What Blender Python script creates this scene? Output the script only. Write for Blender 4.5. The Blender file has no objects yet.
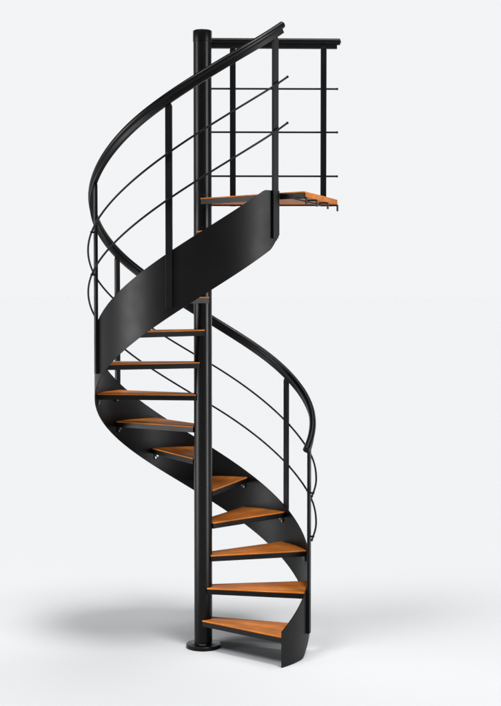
import bpy, bmesh, math, random
from mathutils import Vector, Matrix

random.seed(4)
PL, PR = 33.0, 21.0           # strip box power, left and right
FK = 1.002                      # fine trim of the floor tone
S = 0.0066                      # metres per drawing unit (one drawing unit = 6.6 mm)
RAD = math.pi / 180
sc = bpy.context.scene
col = sc.collection

# ------------------------------------------------------------------ measures of the staircase (drawing units)
TH0, DTH, RISE, Z1 = -43.92, 27.35, 32.39, 29.75
R_BAND = 107.6
R_POST = 109.5
R_RAIL = 110.0
R_ROD = 113.6
NT = 13
SPAN = 30.0
POLE_R = 9.05
POLE_TOP = 617.0
LAND_Z = Z1 + 13 * RISE
def zl(th): return Z1 + RISE * (th - TH0) / DTH
def lerp_pts(pts, x):
    if x <= pts[0][0]: return pts[0][1]
    for (a, va), (b, vb) in zip(pts, pts[1:]):
        if x <= b:
            t = (x - a) / (b - a); t = t * t * (3 - 2 * t)
            return va + (vb - va) * t
    return pts[-1][1]
def pol(r, th, z): return Vector((r * math.cos(th * RAD), r * math.sin(th * RAD), z))

# ------------------------------------------------------------------ materials
def new_mat(name):
    m = bpy.data.materials.new(name); m.use_nodes = True
    nt = m.node_tree
    return m, nt, nt.nodes['Principled BSDF']

def metal_mat(name, base, rough, bump=0.001, spec=0.5, metallic=0.0, scale=900):
    m, nt, b = new_mat(name)
    N, L = nt.nodes, nt.links
    tc = N.new('ShaderNodeTexCoord')
    n1 = N.new('ShaderNodeTexNoise'); n1.inputs['Scale'].default_value = scale; n1.inputs['Detail'].default_value = 3
    n2 = N.new('ShaderNodeTexNoise'); n2.inputs['Scale'].default_value = 6; n2.inputs['Detail'].default_value = 5
    L.new(tc.outputs['Object'], n1.inputs['Vector']); L.new(tc.outputs['Object'], n2.inputs['Vector'])
    mr = N.new('ShaderNodeMapRange'); mr.inputs['From Min'].default_value = 0.3; mr.inputs['From Max'].default_value = 0.7
    mr.inputs['To Min'].default_value = rough - 0.04; mr.inputs['To Max'].default_value = rough + 0.05
    L.new(n2.outputs['Fac'], mr.inputs['Value']); L.new(mr.outputs['Result'], b.inputs['Roughness'])
    mx = N.new('ShaderNodeMixRGB'); mx.inputs['Color1'].default_value = (*[c * 0.85 for c in base], 1)
    mx.inputs['Color2'].default_value = (*[c * 1.15 for c in base], 1)
    L.new(n2.outputs['Fac'], mx.inputs['Fac']); L.new(mx.outputs['Color'], b.inputs['Base Color'])
    bp = N.new('ShaderNodeBump'); bp.inputs['Strength'].default_value = bump; bp.inputs['Distance'].default_value = 0.001
    L.new(n1.outputs['Fac'], bp.inputs['Height']); L.new(bp.outputs['Normal'], b.inputs['Normal'])
    b.inputs['Specular IOR Level'].default_value = spec
    b.inputs['Metallic'].default_value = metallic
    return m

M_BLACK = metal_mat('black_powder_coat', (0.0030, 0.0029, 0.0031), 0.41, spec=0.155)
M_POLE = metal_mat('black_pole_coat', (0.0030, 0.0029, 0.0031), 0.30, spec=0.155)
M_FRAME = metal_mat('black_frame_coat', (0.0042, 0.0042, 0.0044), 0.40, spec=0.15)
M_STEEL = metal_mat('zinc_bolt', (0.62, 0.63, 0.65), 0.3, metallic=1.0)

def wood_mat():
    m, nt, b = new_mat('varnished_beech')
    N, L = nt.nodes, nt.links
    tc = N.new('ShaderNodeTexCoord'); oi = N.new('ShaderNodeObjectInfo')
    off = N.new('ShaderNodeVectorMath'); off.operation = 'MULTIPLY_ADD'
    comb = N.new('ShaderNodeCombineXYZ')
    for k in range(3): L.new(oi.outputs['Random'], comb.inputs[k])
    off.inputs[1].default_value = (7.3, 5.1, 3.7)
    L.new(comb.outputs['Vector'], off.inputs[0]); L.new(tc.outputs['Object'], off.inputs[2])
    # long figure along the tread
    mp = N.new('ShaderNodeMapping'); mp.inputs['Scale'].default_value = (1.6, 26, 26)
    L.new(off.outputs['Vector'], mp.inputs['Vector'])
    big = N.new('ShaderNodeTexNoise'); big.inputs['Scale'].default_value = 1.0; big.inputs['Detail'].default_value = 6; big.inputs['Roughness'].default_value = 0.62; big.inputs['Distortion'].default_value = 0.5
    L.new(mp.outputs['Vector'], big.inputs['Vector'])
    mp2 = N.new('ShaderNodeMapping'); mp2.inputs['Scale'].default_value = (9, 260, 260)
    L.new(off.outputs['Vector'], mp2.inputs['Vector'])
    fine = N.new('ShaderNodeTexNoise'); fine.inputs['Scale'].default_value = 1.0; fine.inputs['Detail'].default_value = 4
    L.new(mp2.outputs['Vector'], fine.inputs['Vector'])
    # glued staves: each about 45 mm wide, slightly different tone
    sx = N.new('ShaderNodeSeparateXYZ'); L.new(off.outputs['Vector'], sx.inputs['Vector'])
    dv = N.new('ShaderNodeMath'); dv.operation = 'DIVIDE'; dv.inputs[1].default_value = 0.052
    L.new(sx.outputs['Y'], dv.inputs[0])
    fl = N.new('ShaderNodeMath'); fl.operation = 'FLOOR'; L.new(dv.outputs[0], fl.inputs[0])
    wn = N.new('ShaderNodeTexWhiteNoise'); wn.noise_dimensions = '1D'; L.new(fl.outputs[0], wn.inputs['W'])
    a1 = N.new('ShaderNodeMath'); a1.operation = 'MULTIPLY_ADD'; a1.inputs[1].default_value = 0.13
    L.new(wn.outputs['Value'], a1.inputs[0]); L.new(big.outputs['Fac'], a1.inputs[2])
    a2 = N.new('ShaderNodeMath'); a2.operation = 'MULTIPLY_ADD'; a2.inputs[1].default_value = 0.35
    L.new(fine.outputs['Fac'], a2.inputs[0]); L.new(a1.outputs[0], a2.inputs[2])
    cr = N.new('ShaderNodeValToRGB')
    e = cr.color_ramp.elements
    e[0].position = 0.52; e[0].color = (0.325, 0.092, 0.016, 1)
    e[1].position = 1.05; e[1].color = (0.51, 0.187, 0.038, 1)
    k = cr.color_ramp.elements.new(0.80); k.color = (0.43, 0.136, 0.023, 1)
    L.new(a2.outputs[0], cr.inputs['Fac'])
    # broad brown clouding of the stain
    cl = N.new('ShaderNodeTexNoise'); cl.inputs['Scale'].default_value = 5.0; cl.inputs['Detail'].default_value = 3
    L.new(off.outputs['Vector'], cl.inputs['Vector'])
    cm = N.new('ShaderNodeMapRange'); cm.inputs['From Min'].default_value = 0.35; cm.inputs['From Max'].default_value = 0.65
    cm.inputs['To Min'].default_value = 0.80; cm.inputs['To Max'].default_value = 1.14
    L.new(cl.outputs['Fac'], cm.inputs['Value'])
    # edge highlight painted into the colour: upward-facing bevels lighter than the face
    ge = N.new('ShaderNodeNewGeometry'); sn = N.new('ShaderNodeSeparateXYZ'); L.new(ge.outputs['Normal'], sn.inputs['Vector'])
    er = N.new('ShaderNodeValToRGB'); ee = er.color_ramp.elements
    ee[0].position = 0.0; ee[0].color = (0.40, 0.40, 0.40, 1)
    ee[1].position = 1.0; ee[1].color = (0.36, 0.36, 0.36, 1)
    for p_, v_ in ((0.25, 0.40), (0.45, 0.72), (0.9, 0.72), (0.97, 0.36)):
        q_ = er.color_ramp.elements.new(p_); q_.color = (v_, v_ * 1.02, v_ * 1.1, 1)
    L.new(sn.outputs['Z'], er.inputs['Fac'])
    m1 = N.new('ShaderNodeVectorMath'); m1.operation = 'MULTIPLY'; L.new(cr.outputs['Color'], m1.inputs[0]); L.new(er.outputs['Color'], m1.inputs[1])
    k2 = N.new('ShaderNodeMath'); k2.operation = 'MULTIPLY'; k2.inputs[1].default_value = 2.4; L.new(cm.outputs['Result'], k2.inputs[0])
    m2 = N.new('ShaderNodeVectorMath'); m2.operation = 'SCALE'; L.new(m1.outputs['Vector'], m2.inputs[0]); L.new(k2.outputs[0], m2.inputs['Scale'])
    L.new(m2.outputs['Vector'], b.inputs['Base Color'])
    bp = N.new('ShaderNodeBump'); bp.inputs['Strength'].default_value = 0.12; bp.inputs['Distance'].default_value = 0.0006
    L.new(fine.outputs['Fac'], bp.inputs['Height']); L.new(bp.outputs['Normal'], b.inputs['Normal'])
    b.inputs['Roughness'].default_value = 0.5
    b.inputs['Specular IOR Level'].default_value = 0.06
    return m
M_WOOD = wood_mat()

def floor_mat():
    m, nt, b = new_mat('white_studio_floor')
    N, L = nt.nodes, nt.links
    tc = N.new('ShaderNodeTexCoord')
    n = N.new('ShaderNodeTexNoise'); n.inputs['Scale'].default_value = 0.6; n.inputs['Detail'].default_value = 4
    L.new(tc.outputs['Object'], n.inputs['Vector'])
    mx = N.new('ShaderNodeMixRGB'); mx.inputs['Color1'].default_value = (*[c * 0.997 for c in FLOOR_COL], 1)
    mx.inputs['Color2'].default_value = (*[c * 1.003 for c in FLOOR_COL], 1)
    L.new(n.outputs['Fac'], mx.inputs['Fac']); L.new(mx.outputs['Color'], b.inputs['Base Color'])
    b.inputs['Roughness'].default_value = 1.0
    b.inputs['Specular IOR Level'].default_value = 0.0
    return m

# ------------------------------------------------------------------ mesh helpers (all in drawing units, scaled by S on build)
def build(name, bm, mat, parent=None, smooth=None, bevel=0.0, seg=1):
    bmesh.ops.recalc_face_normals(bm, faces=bm.faces)
    if bevel:
        es = [e for e in bm.edges if len(e.link_faces) == 2 and e.calc_face_angle(0) > 0.5]
        bmesh.ops.bevel(bm, geom=es, offset=bevel, segments=seg, affect='EDGES', profile=0.5, clamp_overlap=True)
    for v in bm.verts: v.co *= S
    me = bpy.data.meshes.new(name); bm.to_mesh(me); bm.free()
    me.materials.append(mat)
    if smooth is not None:
        me.shade_smooth(); me.set_sharp_from_angle(angle=smooth * RAD)
    o = bpy.data.objects.new(name, me); col.objects.link(o)
    if parent: o.parent = parent
    return o

def prism(bm, pts, z0, z1):
    """solid from a plan outline (list of xy) between two heights"""
    lo = [bm.verts.new((p[0], p[1], z0)) for p in pts]
    hi = [bm.verts.new((p[0], p[1], z1)) for p in pts]
    n = len(pts)
    bm.faces.new(lo[::-1]); bm.faces.new(hi)
    for i in range(n): bm.faces.new((lo[i], lo[(i + 1) % n], hi[(i + 1) % n], hi[i]))

def tray(bm, outer, inner, z0, z1, zplate):
    """upright rim between two outlines plus a plate under the board"""
    n = len(outer)
    O0 = [bm.verts.new((*p, z0)) for p in outer]; O1 = [bm.verts.new((*p, z1)) for p in outer]
    I0 = [bm.verts.new((*p, z0)) for p in inner]; I1 = [bm.verts.new((*p, zplate)) for p in inner]
    bm.faces.new(O1)
    bm.faces.new(I1[::-1])
    for i in range(n):
        j = (i + 1) % n
        bm.faces.new((O0[i], O0[j], O1[j], O1[i]))
        bm.faces.new((O0[j], O0[i], I0[i], I0[j]))
        bm.faces.new((I0[j], I0[i], I1[i], I1[j]))

def sweep(bm, path, prof, closed_caps=True, radial=True, fixed_up=None):
    """sweep a 2D profile (a = sideways/radial, b = up, perpendicular to the path)"""
    rings = []
    n = len(path)
    for i, p in enumerate(path):
        t = (path[min(i + 1, n - 1)] - path[max(i - 1, 0)]).normalized()
        side = Vector((p.x, p.y, 0)).normalized() if radial else fixed_up.cross(t).normalized() * -1
        side = (side - t * side.dot(t)).normalized()
        up = side.cross(t)
        if up.z < 0: up = -up
        rings.append([bm.verts.new(p + side * a + up * b) for a, b in prof])
    m = len(prof)
    for r0, r1 in zip(rings, rings[1:]):
        for k in range(m):
            bm.faces.new((r0[k], r0[(k + 1) % m], r1[(k + 1) % m], r1[k]))
    if closed_caps:
        bm.faces.new(rings[0][::-1]); bm.faces.new(rings[-1])

def circ(r, n=12, cy=0.0): return [(r * math.cos(2 * math.pi * k / n), cy + r * math.sin(2 * math.pi * k / n)) for k in range(n)]

def lathe(bm, prof, n=48, cx=0, cy=0):
    rings = []
    for r, z in prof:
        if r < 1e-6: rings.append([bm.verts.new((cx, cy, z))])
        else: rings.append([bm.verts.new((cx + r * math.cos(2 * math.pi * k / n), cy + r * math.sin(2 * math.pi * k / n), z)) for k in range(n)])
    for a, b in zip(rings, rings[1:]):
        for k in range(n):
            l = (k + 1) % n
            if len(a) == 1: bm.faces.new((a[0], b[l], b[k]))
            elif len(b) == 1: bm.faces.new((a[k], a[l], b[0]))
            else: bm.faces.new((a[k], a[l], b[l], b[k]))

def ball(bm, c, r, sx=1, sy=1, sz=1, u=12, v=8, rot=None):
    M = Matrix.Translation(c) @ (rot.to_4x4() if rot else Matrix.Identity(4)) @ Matrix.Diagonal((sx, sy, sz, 1))
    bmesh.ops.create_uvsphere(bm, u_segments=u, v_segments=v, radius=r, matrix=M)

def cyl_between(bm, a, b, r, n=12):
    d = b - a
    q = d.to_track_quat('Z', 'Y').to_matrix().to_4x4()
    bmesh.ops.create_cone(bm, cap_ends=True, segments=n, radius1=r, radius2=r, depth=d.length, matrix=Matrix.Translation((a + b) / 2) @ q)

def boxm(bm, c, ax, ay, az, hx, hy, hz):
    vs = []
    for sx in (-1, 1):
        for sy in (-1, 1):
            for sz in (-1, 1):
                vs.append(bm.verts.new(c + ax * hx * sx + ay * hy * sy + az * hz * sz))
    for f in ((0, 1, 3, 2), (4, 6, 7, 5), (0, 4, 5, 1), (2, 3, 7, 6), (0, 2, 6, 4), (1, 5, 7, 3)):
        bm.faces.new([vs[i] for i in f])

def dup(o, parent=None):
    c = o.copy(); col.objects.link(c)
    if parent: c.parent = parent
    for ch in list(o.children): dup(ch, c)
    return c

X, Y, Z = Vector((1, 0, 0)), Vector((0, 1, 0)), Vector((0, 0, 1))

# ------------------------------------------------------------------ the staircase: one thing
stair = bpy.data.objects.new('spiral_staircase', None); col.objects.link(stair)
stair['label'] = 'black steel spiral staircase with orange-brown wooden treads on a white studio floor'
stair['category'] = 'spiral staircase'

# ---- centre pole
bm = bmesh.new()
prof = [(0, 3.0), (POLE_R, 3.0)]
for k in range(NT + 1):
    zj = Z1 + k * RISE + 4.0
    prof += [(POLE_R, zj - 0.14), (POLE_R - 0.06, zj - 0.05), (POLE_R - 0.06, zj + 0.05), (POLE_R, zj + 0.14)]
prof += [(POLE_R, POLE_TOP - 11), (0, POLE_TOP - 11)]
lathe(bm, prof, 64)
pole = build('pole', bm, M_POLE, stair, smooth=30)
bm = bmesh.new()
lathe(bm, [(0, POLE_TOP - 11.2), (9.0, POLE_TOP - 11.2), (9.45, POLE_TOP - 10.8), (9.45, POLE_TOP - 0.9), (9.2, POLE_TOP - 0.35), (8.6, POLE_TOP), (0, POLE_TOP + 0.25)], 64)
build('pole_cap', bm, M_POLE, pole, smooth=40)
bm = bmesh.new()
lathe(bm, [(0, 0.05), (17.0, 0.05), (17.3, 0.4), (17.3, 3.5), (16.9, 3.9), (10.2, 3.95), (9.6, 4.3), (9.0, 5.2), (0, 5.2)], 64)
build('base_plate', bm, M_POLE, pole, smooth=40)

# ---- treads (built once around the local x axis, then copied and turned)
def tread_outline(inset=0.0, r=106.7):
    h = SPAN / 2
    ain = 9.7 - inset
    a0 = (4.3 + inset, -ain)
    pts = [a0]
    hh = h - math.degrees(inset / 100)
    nseg = 10
    for k in range(nseg + 1):
        a = -hh + 2 * hh * k / nseg
        pts.append(((r - inset) * math.cos(a * RAD), (r - inset) * math.sin(a * RAD)))
    pts.append((4.3 + inset, ain))
    return pts
def make_tread():
    bm = bmesh.new()
    prism(bm, tread_outline(0.0), -1.35, 0.0)
    t = build('tread', bm, M_WOOD, stair, bevel=0.4, seg=2)
    bm = bmesh.new()
    tray(bm, tread_outline(0.25), tread_outline(1.4), -6.2, -1.37, -2.2)
    build('tread_frame', bm, M_FRAME, t, bevel=0.15)
    for s in (-1, 1):
        a = s * (SPAN / 2 - 2.6)
        rad, tan = pol(1, a, 0), pol(1, a + 90, 0)
        bm = bmesh.new()
        boxm(bm, pol(106.25, a, -8.6), tan, rad, Z, 2.6, 0.4, 3.4)
        br = build('bracket', bm, M_FRAME, t, bevel=0.12)
        for q, (dt, dz) in enumerate(((-1.2 * s, -8.4), (1.2 * s, -10.4))):
            bm = bmesh.new()
            c = pol(105.75, a, dz) + tan * dt
            cyl_between(bm, c + rad * 0.3, c - rad * 0.45, 0.9, 6)
            ball(bm, c - rad * 0.45, 0.65, u=8, v=6)
            build('bolt', bm, M_STEEL, t)
    return t
tr0 = make_tread()
for k in range(NT):
    o = tr0 if k == 0 else dup(tr0, stair)
    o.location = (0, 0, (Z1 + k * RISE) * S)
    o.rotation_euler = (0, 0, (TH0 + SPAN / 2 + k * DTH) * RAD)

# ---- stringer: the helical side plate
BT = [(-45, 5.0), (90, 5.4), (200, 10.3), (320, 10.6)]
def band_top(th): return min(zl(th) + lerp_pts(BT, th), LAND_Z + 2.0)
def band_bot(th):
    z = zl(th) - (53.5 if th < 110 else lerp_pts([(110, 53.5), (220, 49.0)], th))
    z = max(z, 0.05)
    if th > 308.5: z += (th - 308.5) * 1.35
    return z
bm = bmesh.new()
th_a, th_b = -44.0, 313.9
ths = [th_a + (th_b - th_a) * i / 240 for i in range(241)]
ro, ri = R_BAND + 0.35, R_BAND - 0.55
rows = []
for th in ths:
    zt, zb = band_top(th), band_bot(th)
    rows.append([bm.verts.new(pol(ro, th, zb)), bm.verts.new(pol(ro, th, zt)), bm.verts.new(pol(ri, th, zt)), bm.verts.new(pol(ri, th, zb))])
for a, b in zip(rows, rows[1:]):
    for k in range(4): bm.faces.new((a[k], a[(k + 1) % 4], b[(k + 1) % 4], b[k]))
bm.faces.new(rows[0][::-1]); bm.faces.new(rows[-1])
stringer = build('stringer', bm, M_BLACK, stair, smooth=40)

# ---- handrail
RO = [(-22, 149.6), (40, 147.2), (87, 145.5), (135, 146.6), (190, 149.2), (245, 152.6), (316, 152.4)]
def rail_off(th): return lerp_pts(RO, th)
def rail_path(a, b, n, r=R_RAIL): return [pol(r, a + (b - a) * i / n, zl(a + (b - a) * i / n) + rail_off(a + (b - a) * i / n)) for i in range(n + 1)]
bm = bmesh.new()
P = rail_path(-22.3, 314.6, 200)
sweep(bm, P, circ(3.3, 20))
for p, d in ((P[0], P[0] - P[1]), (P[-1], P[-1] - P[-2])):
    q = d.to_track_quat('Z', 'Y').to_matrix()
    ball(bm, p, 3.28, sz=0.35, u=20, v=10, rot=q)
handrail = build('handrail', bm, M_POLE, stair, smooth=50)
bm = bmesh.new()
sweep(bm, rail_path(-20.8, 313.2, 200), [(-1.8, -6.7), (1.8, -6.7), (1.8, -2.6), (-1.8, -2.6)])
build('rail_bar', bm, M_BLACK, handrail, smooth=40)
for p, d in ((P[0], P[0] - P[1]), (P[-1], P[-1] - P[-2])):
    d = d.normalized(); q = d.to_track_quat('Z', 'Y').to_matrix()
    bm = bmesh.new()
    cyl_between(bm, p + d * 0.9, p + d * 1.6, 0.9, 10)
    build('end_screw', bm, M_FRAME, handrail)

# ---- balusters on the outside of the stringer
BAL = [-15.9, 38.7, 92.6, 146.7, 201.2, 255.7, 310.2]
TD = 1.35      # half depth of a baluster
def upright(name, base, ax, ay, z0, z1, hw=3.15, hd=TD, ch=1.5, chz=3.4, parent=None):
    """flat bar with a tapered top; ax = width direction, ay = depth direction"""
    bm = bmesh.new()
    prof = [(-hw, z0), (hw, z0), (hw, z1 - chz), (hw - ch, z1), (-hw + ch, z1), (-hw, z1 - chz)]
    f = [bm.verts.new(base + ax * a - ay * hd + Z * z) for a, z in prof]
    g = [bm.verts.new(base + ax * a + ay * hd + Z * z) for a, z in prof]
    bm.faces.new(f); bm.faces.new(g[::-1])
    for i in range(6): bm.faces.new((f[i], g[i], g[(i + 1) % 6], f[(i + 1) % 6]))
    return build(name, bm, M_BLACK, parent, bevel=0.22, seg=2)
for th in BAL:
    rad, tan = pol(1, th, 0), pol(1, th + 90, 0)
    b0 = max(zl(th) - 41.0, 14.0)
    p = upright('baluster', rad * R_POST, tan, rad, b0, zl(th) + rail_off(th) - 6.2, parent=stair)

# ---- two thin infill rods running outside the balusters
OFF1 = [(-20, 99), (0, 93.5), (30, 90.5), (87, 95.0), (205, 96), (300, 102.3), (318, 102.3)]
OFF2 = [(-20, 56), (0, 49.5), (30, 46.3), (87, 50.3), (205, 55), (300, 59.6), (318, 59.6)]
for OFF in (OFF1, OFF2):
    a, b, n = -18.6, 316.3, 220
    path = [pol(R_ROD, a + (b - a) * i / n, zl(a + (b - a) * i / n) + lerp_pts(OFF, a + (b - a) * i / n)) for i in range(n + 1)]
    bm = bmesh.new()
    sweep(bm, path, circ(0.98, 10))
    rod = build('infill_rod', bm, M_BLACK, stair, smooth=50)
    for p in (path[0], path[-1]):
        bm = bmesh.new(); ball(bm, p, 1.3, u=14, v=10)
        build('rod_end', bm, M_BLACK, rod, smooth=60)
    for th in BAL:
        z = zl(th) + lerp_pts(OFF, th)
        bm = bmesh.new()
        cyl_between(bm, pol(R_POST + TD - 0.2, th, z), pol(R_ROD + 0.2, th, z), 0.95, 12)
        ball(bm, pol(R_ROD, th, z), 1.4, u=12, v=8)
        build('rod_clamp', bm, M_BLACK, rod, smooth=50)

# ---- landing
LZ = LAND_Z + 0.3
A = Vector((-1.7, -11.6, 0)); Bc = Vector((97.5, -96.5, 0)); Cc = Vector((135.2, 12.0, 0)); Dc = Vector((3.5, 12.0, 0))
def inset_poly(pts, d):
    out = []
    n = len(pts)
    for i in range(n):
        p0, p1, p2 = pts[i - 1], pts[i], pts[(i + 1) % n]
        e1, e2 = (p1 - p0).normalized(), (p2 - p1).normalized()
        n1, n2 = Vector((-e1.y, e1.x, 0)), Vector((-e2.y, e2.x, 0))
        bis = (n1 + n2); bis /= bis.dot(n1)
        out.append(p1 + bis * d)
    return out
LP = [A, Bc, Cc, Dc]
ein = (Dc - A)
bm = bmesh.new()
prism(bm, [(p.x, p.y) for p in LP], -1.35, 0.0)
eo = (Cc - Bc).normalized(); nout = Vector((eo.y, -eo.x, 0))
landing = build('landing', bm, M_WOOD, stair, bevel=0.25, seg=2)
landing.location = (0, 0, LZ * S)
# thick lower layer of the deck: its outer edge and its underside show as bare wood
bm = bmesh.new()
fdir = (Bc - A).normalized(); fin = Vector((-fdir.y, fdir.x, 0))
A2, B2 = A + fin * 1.7 + fdir * 1.0, Bc + fin * 1.7 - nout * 0.05
prism(bm, [(p.x, p.y) for p in (A2, B2, Cc - Y * 0.15 - nout * 0.05, Dc - Y * 0.15)], -5.2, -1.36)
build('deck_underlay', bm, M_WOOD, landing, bevel=0.2)
# steel frame under the board
fr = inset_poly(LP, 0.25)
def bar_between(p, q, z0, z1, w, name, mat=M_FRAME, parent=None):
    d = (q - p).normalized(); s = Vector((-d.y, d.x, 0))
    bm = bmesh.new()
    boxm(bm, (p + q) / 2 + s * w / 2 + Z * (z0 + z1) / 2, d, s, Z, (q - p).length / 2, w / 2, (z1 - z0) / 2)
    return build(name, bm, mat, parent, bevel=0.15)
bar_between(fr[0], fr[1] - (fr[1] - fr[0]).normalized() * 0.3, -6.3, -1.37, 1.3, 'front_beam', parent=landing)
bar_between(fr[2] - X * 0.6, fr[3], -6.5, -5.22, 3.0, 'back_beam', parent=landing)
ins = nout * -17
def clip_front(off):
    # points of a line parallel to the outer edge, between the two side beams
    p = Bc + nout * -off; d = eo
    fd = (Bc - A).normalized()
    # intersect with front edge line and with y = 10.4
    den = d.x * fd.y - d.y * fd.x
    t = ((A.x - p.x) * fd.y - (A.y - p.y) * fd.x) / den
    q0 = p + d * (t + 2.2)
    q1 = p + d * ((8.4 - p.y) / d.y)
    return q0, q1
q0, q1 = clip_front(14)
bar_between(q0, q1, -6.2, -5.21, 3.6, 'cross_beam', parent=landing)
for t in (0.035, 0.335, 0.665, 0.975):
    p = Bc.lerp(Cc, t)
    bm = bmesh.new()
    boxm(bm, p - nout * 3.4 - Z * 5.95, eo, nout, Z, 2.0, 4.6, 0.7)
    boxm(bm, p + nout * 0.7 - Z * 9.2, eo, nout, Z, 2.0, 0.5, 2.55)
    build('fixing_bracket', bm, M_FRAME, landing, bevel=0.12)

# ---- guard along the back edge of the landing
GY = 14.0
GZ = 609.6
bm = bmesh.new()
GP = [Vector((8.3 + (137.2 - 8.3) * i / 12, GY + 1.5 + 3.0 * i / 12, GZ)) for i in range(13)]
sweep(bm, GP, circ(3.3, 20), radial=False, fixed_up=Z)
ball(bm, GP[-1], 3.28, sx=0.35, u=20, v=10)
guard_rail = build('guard_rail', bm, M_POLE, stair, smooth=50)
bm = bmesh.new()
sweep(bm, [p - X * 2.6 * i / 12 for i, p in enumerate(GP)], [(-2.1, -7.0), (2.1, -7.0), (2.1, -2.6), (-2.1, -2.6)], radial=False, fixed_up=Z)
build('rail_bar', bm, M_BLACK, guard_rail, smooth=40)
bm = bmesh.new(); cyl_between(bm, GP[-1] + X * 0.9, GP[-1] + X * 1.5, 0.9, 10)
build('end_screw', bm, M_FRAME, guard_rail)
for x in (29.9, 121.0):
    upright('guard_post', Vector((x, GY + 0.2, 0)), X, Y, 444.6, GZ - 6.2, hw=2.95, ch=1.1, chz=2.4, parent=stair)
for z in (562.7, 519.3, 475.2):
    a, b = Vector((8.2, GY + 3.2, z)), Vector((135.0, GY + 5.2, z))
    bm = bmesh.new(); cyl_between(bm, a, b, 0.95, 10)
    g = build('guard_bar', bm, M_BLACK, stair, smooth=50)
    bm = bmesh.new(); ball(bm, b, 1.2, u=14, v=10); build('rod_end', bm, M_BLACK, g, smooth=60)
    for x in (29.9, 121.0):
        yb = a.y + (b.y - a.y) * (x - a.x) / (b.x - a.x)
        bm = bmesh.new(); cyl_between(bm, Vector((x, GY + 1.4, z)), Vector((x, yb, z)), 0.95, 10)
        build('rod_clamp', bm, M_BLACK, g, smooth=50)

# ------------------------------------------------------------------ light: a studio environment (white sweep behind, dark room in front, soft boxes)
BG = (0.886, 0.897, 0.914)                                           # colour of the white sweep
ca = lambda deg: math.cos(deg * RAD)
def az(a, e): return Vector((math.sin(a * RAD) * ca(e), -math.cos(a * RAD) * ca(e), math.sin(e * RAD)))   # a: 0 = from the camera, + = right
def sstep(x): x = max(0.0, min(1.0, x)); return x * x * (3 - 2 * x)
# direction, inner and outer angle, tint, light it gives the floor (None: its radiance is the tint itself)
BOXES = [
    (Vector((0, 1, 0.0)), 44, 62, BG, None),                         # white sweep
    (az(33, 66), 3, 10, (1.0, 0.995, 0.985), 0.84),                  # key soft box, right and in front
    (az(-45, 58), 5, 13, (0.99, 1.0, 1.015), 0.50),                 # fill soft box, left and in front
    (Vector((0.22, 0.18, 1)), 7, 20, (1, 1, 1.0), 0.33),                # overhead, a little behind
]
AMB = 0.004
SW0, SW1 = 0.34, 0.46            # the sweep ends this high (sine of elevation)
LAMP_ON_FLOOR = 0.008
boxes = []
E_FLOOR = AMB + LAMP_ON_FLOOR
NS = 120
grid = []
for i in range(NS):
    zc_ = (i + 0.5) / NS
    for j in range(4 * NS):
        ph = 2 * math.pi * (j + 0.5) / (4 * NS); r_ = math.sqrt(1 - zc_ * zc_)
        grid.append((r_ * math.cos(ph), r_ * math.sin(ph), zc_))
dw = 2 * math.pi / len(grid)
for d, ai, ao, tint, share in BOXES:
    d = d.normalized(); ci, co_ = ca(ai), ca(ao)
    e = 0.0
    for g in grid:
        c = d.x * g[0] + d.y * g[1] + d.z * g[2]
        if c > co_: e += sstep((c - co_) / (ci - co_)) * g[2] * dw * (sstep((SW1 - g[2]) / (SW1 - SW0)) if share is None else 1.0)
    e /= math.pi
    k = 1.0 if share is None else share / e
    E_FLOOR += e * k * (BG[1] if share is None else 1.0)
    boxes.append((d, ci, co_, tuple(t * k for t in tint)))
print('floor light', E_FLOOR, [max(b[3]) for b in boxes])

w = bpy.data.worlds.new('World'); sc.world = w; w.use_nodes = True
nt = w.node_tree; N, L = nt.nodes, nt.links
bg = N['Background']
tc = N.new('ShaderNodeTexCoord')
nrm = N.new('ShaderNodeVectorMath'); nrm.operation = 'NORMALIZE'; L.new(tc.outputs['Generated'], nrm.inputs[0])
def lobe(direction, cos_in, cos_out, colour):
    """soft round patch of light around a direction"""
    d = N.new('ShaderNodeVectorMath'); d.operation = 'DOT_PRODUCT'
    d.inputs[1].default_value = direction; L.new(nrm.outputs['Vector'], d.inputs[0])
    mr = N.new('ShaderNodeMapRange'); mr.interpolation_type = 'SMOOTHSTEP'
    mr.inputs['From Min'].default_value = cos_out; mr.inputs['From Max'].default_value = cos_in
    L.new(d.outputs['Value'], mr.inputs['Value'])
    c = N.new('ShaderNodeVectorMath'); c.operation = 'SCALE'; c.inputs[0].default_value = colour
    L.new(mr.outputs['Result'], c.inputs['Scale'])
    return c.outputs['Vector']
def add(a, b):
    n = N.new('ShaderNodeVectorMath'); n.operation = 'ADD'; L.new(a, n.inputs[0]); L.new(b, n.inputs[1]); return n.outputs['Vector']
amb = N.new('ShaderNodeVectorMath'); amb.operation = 'ADD'; amb.inputs[0].default_value = (AMB, AMB, AMB); amb.inputs[1].default_value = (0, 0, 0)
tot = amb.outputs['Vector']
sz_ = N.new('ShaderNodeSeparateXYZ'); L.new(nrm.outputs['Vector'], sz_.inputs['Vector'])
mk = N.new('ShaderNodeMapRange'); mk.interpolation_type = 'SMOOTHSTEP'
mk.inputs['From Min'].default_value = SW0; mk.inputs['From Max'].default_value = SW1
mk.inputs['To Min'].default_value = 1.0; mk.inputs['To Max'].default_value = 0.0
L.new(sz_.outputs['Z'], mk.inputs['Value'])
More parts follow.
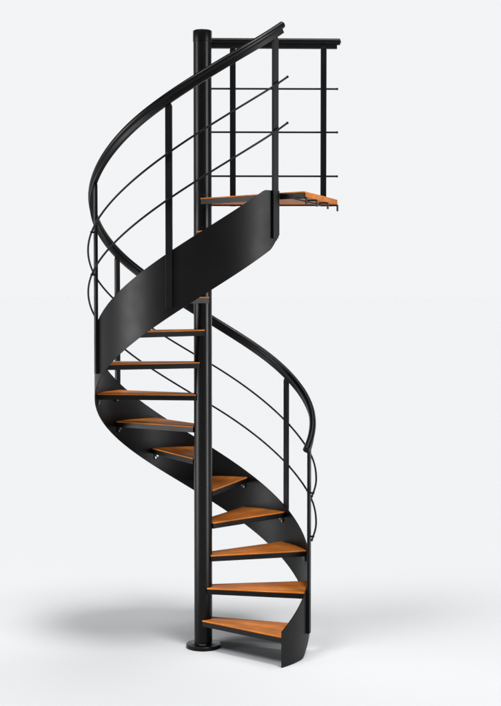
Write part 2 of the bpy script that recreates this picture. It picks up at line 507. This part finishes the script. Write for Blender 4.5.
for i_, bx in enumerate(boxes):
    o_ = lobe(*bx)
    if i_ == 0:
        c_ = N.new('ShaderNodeVectorMath'); c_.operation = 'SCALE'; L.new(o_, c_.inputs[0]); L.new(mk.outputs['Result'], c_.inputs['Scale'])
        o_ = c_.outputs['Vector']
    tot = add(tot, o_)
L.new(tot, bg.inputs['Color']); bg.inputs['Strength'].default_value = 1.0
w.cycles.sampling_method = 'MANUAL'; w.cycles.sample_map_resolution = 1024

# ------------------------------------------------------------------ setting: one seamless white floor
FLOOR_COL = tuple(FK * c / E_FLOOR for c in BG)
bm = bmesh.new()
bmesh.ops.create_circle(bm, cap_ends=True, segments=96, radius=6000 / S)
floor = build('floor', bm, floor_mat())
floor['kind'] = 'structure'

# two tall strip boxes with honeycomb grids, left and right of the staircase, for the long highlights on the metal
def strip_box(name, a, dist, width, power, spread):
    ld = bpy.data.lights.new(name, 'AREA'); ld.shape = 'RECTANGLE'; ld.size = width; ld.size_y = 5.0
    ld.energy = power; ld.spread = spread * RAD; ld.color = (1.0, 1.0, 1.01)
    lo = bpy.data.objects.new(name, ld); col.objects.link(lo)
    p = az(a, 0) * dist; p.z = 2.52
    lo.location = p
    lo.rotation_euler = Vector((-p.x, -p.y, 0)).to_track_quat('-Z', 'Y').to_euler()
strip_box('strip_box', -75, 3.4, 2.4, PL, 40)
strip_box('strip_box', 60, 3.4, 1.1, PR, 40)

# ------------------------------------------------------------------ camera
cam = bpy.data.cameras.new('camera'); co = bpy.data.objects.new('camera', cam); col.objects.link(co)
F, PITCH, ZC, XC = 1313.7, 0.0430, 354.0, 47.68
cam.sensor_fit = 'VERTICAL'; cam.sensor_height = 36.0; cam.lens = 36.0 * F / 706.0
co.location = (XC * S, -F * S, ZC * S)
co.rotation_euler = (math.pi / 2 - PITCH, 0, 0)
cam.clip_start = 0.1; cam.clip_end = 20000
sc.camera = co
sc.view_settings.view_transform = 'Standard'; sc.view_settings.look = 'None'
sc.view_settings.exposure = 0; sc.view_settings.gamma = 1
sc.render.film_transparent = False
sc.cycles.max_bounces = 8
